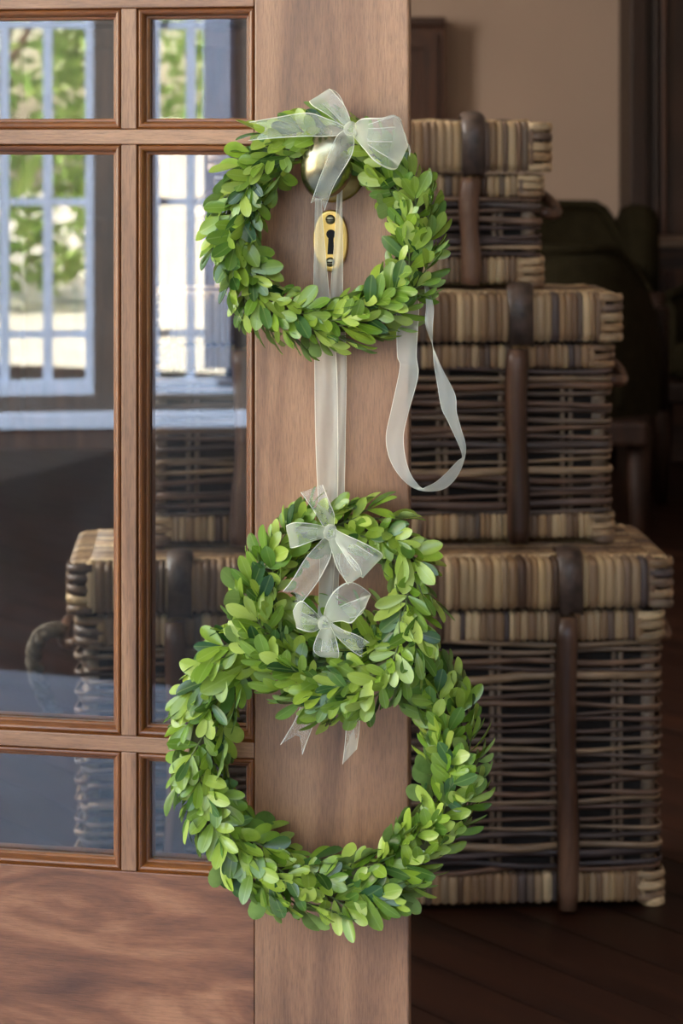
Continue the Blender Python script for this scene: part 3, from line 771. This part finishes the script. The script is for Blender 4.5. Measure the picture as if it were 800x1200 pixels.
# dresser on the right: glazed upper case over a chest with a ledge
dd = 7.15; xl = W(738, 100, 7.3).x; zl = W(770, 278, dd).z; xk = W(758, 278, dd).x
r = empty('dresser', (xl, dd, 0)); tag(r, 'tall dark wooden dresser with a pale ledge at the right edge', 'dresser')
k0 = xk-xl
m = MB(); m.bbox(k0, 1.5, 0.0, 0.44, 0.0, zl-0.03, 0.004); m.build('lower_case', M_darkx, r)
m = MB(); m.bbox(k0-0.01, 1.5, -0.02, 0.44, zl-0.03, zl, 0.004); m.build('ledge', wood('pale ledge wood', sr(96,78,64), sr(128,108,92), sr(150,130,112), 'X'), r)  # ledge in a paler wood colour than the cases
for z in (0.12, 0.38):
    m = MB(); m.bbox(k0+0.05, 0.78, -0.014, 0.0, z, z+0.22, 0.004); dr = m.build('drawer', M_dark, r)
    for xx in (0.25, 0.6):
        m = MB(); m.lathe([(0.007,0),(0.015,-0.012),(0.012,-0.022),(0.002,-0.025)], 12, 'Y', (xx, -0.014, z+0.11)); m.build('knob', M_brass_d, dr, True)
m = MB(); m.bbox(0.0, 1.5, 0.16, 0.44, zl, 2.3, 0.004); m.build('upper_case', M_dark2, r)
for xx, w_, d_, mt in ((0.0, 0.05, 0.03, M_dark2), (0.075, 0.014, 0.03, M_dark2), (0.10, 0.012, 0.024, M_dark), (0.50, 0.05, 0.03, M_dark2)):
    m = MB(); m.bbox(xx, xx+w_, 0.16-d_, 0.16, zl, 2.3, 0.003); m.build('upright_moulding', mt, r)

# ------------------------------------------------------------------ boxwood wreaths
def leaf_mesh(name, mat, wid, cup, curl, ob):
    """obovate boxwood leaf of length 1: narrow base, broad rounded tip, shallow fold along the midrib"""
    m = MB(); rows = []
    for t in (0.0, 0.1, 0.26, 0.44, 0.62, 0.78, 0.9, 0.97, 1.0):
        w = wid*0.5*1.42*(t**ob)*max(0.0, 1-t**2.6)**0.62
        if t == 0: w = 0.012
        if t == 1.0: w = 0.015
        z = curl*(t*t-0.25*t)
        rows.append([(-w, t, z+cup*w), (0, t, z), (w, t, z+cup*w)])
    m.grid(rows)
    return m
LV = [(0.50, 0.30, -0.14, 0.75), (0.56, 0.20, -0.20, 0.85), (0.44, 0.40, 0.06, 0.7), (0.60, 0.25, -0.08, 0.9), (0.48, 0.15, -0.28, 0.8)]
LMB = [leaf_mesh('leaf', M_leaf, *v) for v in LV]
LME = [mb_.mesh('leaf', M_leaf, True) for mb_ in LMB]
for me in LME: pass
def wreath(label, px, py, r_px, tube_px, h_top, h_bot, sgn, n_sprig, seed, lscale=1.0):
    random.seed(seed)
    hc = (h_top+h_bot)/2
    c = D(px, py, hc); sc_ = 1.0/1515
    Rm, Rt = r_px*sc_, tube_px*sc_
    root = door_empty('boxwood_wreath', (c.x, c.y, c.z)); tag(root, label, 'wreath', 'boxwood wreaths hung on the door')
    def ctr(ph):
        s_ = math.sin(ph); h = h_bot+(h_top-h_bot)*(s_+1)/2
        wob = 1+0.02*math.sin(3*ph+seed)+0.015*math.sin(5*ph+2*seed)
        return Vector((Rm*wob*math.cos(ph), -(h-hc), Rm*wob*math.sin(ph)))
    m = MB(); m.tube([ctr(2*PI*i/64) for i in range(64)], Rt*0.36, 8, closed=True, up=Vector((0,1,0))); m.build('twig_ring', M_twig, root, True)
    leaves = []; stems = MB()
    ga = 0.0
    for k in range(n_sprig):
        ph = 2*PI*(k+U(-0.4, 0.4))/n_sprig
        ga = (ga+0.618034) % 1.0
        ps = math.radians(-35+250*ga+U(-12, 12))        # around the tube; 90 deg looks at the viewer
        rad = Vector((math.cos(ph), 0, math.sin(ph))); fr = Vector((0, -1, 0))
        t = Vector((-math.sin(ph), 0, math.cos(ph)))*sgn
        nr = rad*math.cos(ps)+fr*math.sin(ps)
        lat = nr.cross(t)
        yaw = U(-0.45, 0.45) + 0.25*math.cos(ps)*0
        ax = (t*math.cos(yaw)+lat*math.sin(yaw)).normalized()
        o0 = ctr(ph)+nr*Rt*U(0.30, 0.50)
        el = U(0.10, 0.42)
        sdir = (ax*math.cos(el)+nr*math.sin(el)).normalized()
        slen = U(0.013, 0.02)*lscale
        stems.tube([o0-sdir*0.008, o0+sdir*slen*0.5, o0+sdir*slen], [0.0009, 0.0008, 0.0005], 4, cap=False)
        sl = sdir.cross(nr).normalized(); sn = sl.cross(sdir).normalized()
        if sn.dot(nr) < 0: sn = -sn
        lens = U(0.0185, 0.027)*lscale
        plan = [(1.0, 0.0, 0.85)]
        for q, pos in enumerate((0.8, 0.38, 0.0)):
            sp_ = (0.55, 0.85, 1.05)[q]
            plan += [(pos, sp_+U(-0.2, 0.2), (1.0, 1.05, 0.9)[q]), (pos, -sp_+U(-0.2, 0.2), (1.0, 1.05, 0.9)[q])]
        for pos, b, sz in plan:
            if R() < 0.06: continue
            ti = U(-0.05, 0.42)
            ldir = (sdir*math.cos(b)+sl*math.sin(b)); ldir = (ldir*math.cos(ti)+sn*math.sin(ti)*0.75).normalized()
            nf = (sn - ldir*sn.dot(ldir)).normalized()
            roll = U(-0.5, 0.5)
            wv = ldir.cross(nf); wv = (wv*math.cos(roll)+nf*math.sin(roll)).normalized(); nf = wv.cross(ldir).normalized()
            L = lens*sz*U(0.8, 1.15)
            p = o0+sdir*slen*pos
            M4 = Matrix(((wv.x*L, ldir.x*L, nf.x*L, p.x), (wv.y*L, ldir.y*L, nf.y*L, p.y), (wv.z*L, ldir.z*L, nf.z*L, p.z), (0,0,0,1)))
            # keep clear of the door face
            tip = p+ldir*L
            if max(p.y, tip.y)+c.y > -0.002: continue
            mid_ = p+ldir*L*0.6
            leaves.append((mid_.y-0.012*abs(nf.y), M4, random.randrange(5)))
    stems.build('sprig_stems', M_sprig, root, True, False)['kind'] = 'stuff'
    leaves.sort(key=lambda e: e[0])
    for e in leaves[:300]:
        o = link('leaf', LME[e[2]], root); o.matrix_local = e[1]
    m = MB()
    for e in leaves[300:]:
        src = LMB[e[2]]; m.add([e[1] @ Vector(v) for v in src.v], src.f)
    o = m.build('leaf_mass', M_leaf_i, root, True, False); tag(o, kind='stuff')
    return len(leaves)
nl = [wreath('green boxwood wreath hanging around the brass door knob', 382, 272, 107, 39, 0.030, 0.028, 1, 112, 3),
      wreath('smallest green boxwood wreath, in the middle, holding two ivory bows', 396, 711, 87, 34, 0.026, 0.078, -1, 90, 5),
      wreath('largest green boxwood wreath at the bottom, partly behind the middle one', 382, 887, 150, 46, 0.033, 0.033, 1, 150, 8, 1.08)]
print('leaves', nl)

# ------------------------------------------------------------------ organza ribbons
def catmull(a, b, c, d, t):
    return 0.5*((2*b)+(c-a)*t+(2*a-5*b+4*c-d)*t*t+(3*b-a-3*c+d)*t**3)
def ribbon(name, parent, secs, notch=None, wave=0.0012, nsub=7, seed=1, base=Vector((0,0,0)), mat=None):
    """secs: (x1,y1,x2,y2,h) or (x1,y1,x2,y2,h1,h2): both selvedges in photo pixels and their height off the door in mm"""
    random.seed(seed); ph = U(0, 6)
    E = []
    for q in secs:
        h1 = q[4]/1000; h2 = (q[5] if len(q) > 5 else q[4])/1000
        E.append((D(q[0], q[1], h1), D(q[2], q[3], h2)))
    n = len(E); us = [0.0, 0.035, 0.2, 0.4, 0.6, 0.8, 0.965, 1.0]; rows = []
    for i in range(n-1):
        for k in range(nsub if i < n-2 else nsub+1):
            t = k/nsub; g_ = lambda s_: catmull(E[max(0, i-1)][s_], E[i][s_], E[i+1][s_], E[min(n-1, i+2)][s_], t)
            a, b = g_(0), g_(1); row = []; gt = i+t
            for u in us:
                p = a.lerp(b, u); bow = wave*math.sin(u*7+ph+gt*2.1)*math.sin(PI*u)
                p = p+Vector((0, bow, 0)); row.append(p-base)
            rows.append(row)
    if notch:
        # swallow-tail end: pull the middle of the last rows back
        L = len(rows); k = min(nsub, L-2); nrow = rows[-1-k]
        for r_i in range(k):
            f = (r_i+1)/k; rr_ = rows[L-k+r_i]; prev = nrow
            for j, u in enumerate(us):
                d = 1-abs(u-0.5)*2
                rr_[j] = rr_[j].lerp(nrow[j], d*notch*f)
    m = MB(); m.grid(rows, mfun=lambda i, j: 1 if j in (0, len(us)-2) else 0)
    return m.build(name, [mat or M_org, M_orgedge], parent, True, False)
def knot(parent, px, py, h, base, s=0.85):
    p = D(px, py, h/1000)-base; m = MB(); rows = []
    for i in range(9):
        t = PI*i/8; row = []
        for j in range(17):
            a = 2*PI*j/16; rr_ = math.sin(t)*(1+0.12*math.sin(3*a+i))
            row.append((p.x+0.0062*s*rr_*math.cos(a), p.y+0.005*s*rr_*math.sin(a), p.z-0.0075*s*math.cos(t)))
        rows.append(row)
    m.grid(rows); return m.build('knot', M_org, parent, True, False)
def ribbon_thing(name, label, cat, at, group=None):
    r = door_empty(name, (at.x, at.y, at.z)); tag(r, label, cat, group); return r, at

# bow tied over the knob
b1, o1 = ribbon_thing('ribbon_bow', 'sheer ivory bow tied over the brass knob at the top wreath', 'ribbon', D(411, 152, 0.062), 'ivory organza bows')
knot(b1, 411, 152, 70, o1)
ribbon('loop', b1, [(404,150,412,146,66),(384,135,405,126,72),(366,124,391,108,70),(363,118,386,104,60),(378,122,398,112,48),(404,148,412,145,58)], base=o1, seed=2)
ribbon('loop', b1, [(414,147,414,160,66),(424,139,424,172,76),(446,138,440,190,80),(466,137,458,199,74),(478,172,466,196,62),(470,150,462,190,54),(440,150,440,176,52),(416,150,416,158,60)], base=o1, seed=3)
ribbon('loop', b1, [(416,150,415,158,64),(436,144,434,166,64),(462,136,476,168,62),(470,140,480,184,58)], base=o1, seed=13)
ribbon('tail', b1, [(404,148,402,158,66),(386,140,384,160,62),(360,132,356,160,60),(325,137,322,162,58),(291,143,290,165,57)], notch=0.85, base=o1, seed=4)
ribbon('tail', b1, [(402,153,414,156,70),(394,160,415,168,76),(384,183,411,184,80),(372,215,392,216,78),(364,238,380,247,74)], notch=0.35, base=o1, seed=5)
# long hanging ribbon: two strands from the knob down to the middle wreath
b2, o2 = ribbon_thing('hanging_ribbon', 'long double ivory ribbon running from the knob down to the middle wreath', 'ribbon', D(386, 420, 0.008))
ribbon('strand', b2, [(370,205,377,205,30),(369,240,377,240,22),(368,290,381,290,14),(367,345,386,345,9),(368,420,394,420,8),(369,500,396,500,8),(371,560,396,560,8),(373,600,395,600,9),(374,660,392,660,10),(372,725,388,725,50)], base=o2, seed=6, mat=M_orgband)
ribbon('strand', b2, [(396,205,402,205,26),(394,240,401,240,20),(391,290,402,290,12),(387,345,402,345,7),(388,420,406,420,6),(391,500,405,500,6),(391,560,404,560,6),(388,600,403,600,7),(384,660,398,660,8),(380,725,395,725,46)], base=o2, seed=7, mat=M_orgband)
# slack loop at the right of the top wreath
b3, o3 = ribbon_thing('trailing_ribbon', 'slack loop of ivory ribbon dangling beside the door edge below the top wreath', 'ribbon', D(498, 460, 0.03))
ribbon('strand', b3, [(463,345,490,345,24),(464,364,491,364,25),(465,415,488,415,26),(468,431,490,440,28),(458,480,479,482,24),(452,510,473,510,23),(455,534,475,536,25),(465,554,482,557,28),(481,570,493,571,32),(500,576,500,570,36,44),(522,572,514,562,38,48),(538,554,535,541,40,50),(546,527,541,532,46,48),(540,502,526,497,50),(535,483,517,478,50),(533,462,512,450,46),(518,432,508,425,42),(504,398,507,404,42,36),(498,378,507,382,40),(499,358,508,360,36),(497,335,502,336,30)], base=o3, seed=8, nsub=8, wave=0.0004, mat=M_orgband)
# bow on the middle wreath
b4, o4 = ribbon_thing('ribbon_bow', 'upper sheer ivory bow at the top of the middle wreath', 'ribbon', D(387, 624, 0.05), 'ivory organza bows')
knot(b4, 387, 624, 62, o4)
ribbon('tail', b4, [(381,622,391,620,60),(372,606,392,604,64),(362,591,385,586,66),(352,577,378,568,64)], base=o4, seed=9)
ribbon('loop', b4, [(384,618,384,630,60),(368,614,370,633,70),(346,612,348,641,72),(335,616,340,642,62),(342,616,346,638,52),(380,620,380,628,54)], base=o4, seed=10)
ribbon('tail', b4, [(381,628,391,630,60),(370,640,389,644,68),(357,655,386,656,74),(343,678,371,684,76),(331,693,343,719,74)], notch=0.5, base=o4, seed=11)
ribbon('loop', b4, [(391,619,390,630,60),(404,626,398,642,74),(426,636,412,664,80),(447,648,424,677,74),(444,654,424,672,60),(420,640,408,655,54),(392,622,392,630,54)], base=o4, seed=12)
ribbon('loop', b4, [(384,630,393,629,62),(389,648,404,644,76),(396,668,420,662,82),(408,685,424,674,76),(402,676,420,668,64),(388,636,394,634,56)], base=o4, seed=14)
# bow on the big wreath, seen through the middle one
b5, o5 = ribbon_thing('ribbon_bow', 'lower sheer ivory bow inside the ring of the middle wreath', 'ribbon', D(381, 731, 0.06), 'ivory organza bows')
knot(b5, 381, 731, 80, o5)
ribbon('loop', b5, [(378,725,386,730,78),(383,706,400,728,88),(394,690,412,730,92),(412,682,424,716,90),(434,696,428,712,82),(424,700,420,722,72),(396,712,398,726,70),(382,726,386,732,74)], base=o5, seed=15)
ribbon('loop', b5, [(378,726,377,735,78),(364,712,366,741,84),(352,704,352,738,84),(343,716,347,735,76),(350,716,352,732,68),(376,728,376,733,74)], base=o5, seed=16)
ribbon('loop', b5, [(377,734,387,733,80),(370,748,393,746,92),(367,762,397,764,96),(376,770,396,771,90),(376,764,392,766,80),(379,738,385,737,74)], base=o5, seed=17)
ribbon('tail', b5, [(386,728,386,736,80),(402,738,400,752,88),(418,744,414,764,90),(433,753,424,770,88)], notch=0.3, base=o5, seed=18)
ribbon('tail', b5, [(366,765,384,768,16),(358,800,380,805,15),(352,826,375,830,15),(344,846,367,850,18),(328,873,354,885,24)], notch=0.7, base=o5, seed=19)
ribbon('tail', b5, [(392,768,410,768,16),(399,805,418,805,14),(402,832,421,833,14),(405,855,421,856,16),(401,896,418,878,18,26)], notch=0.0, base=o5, seed=20)
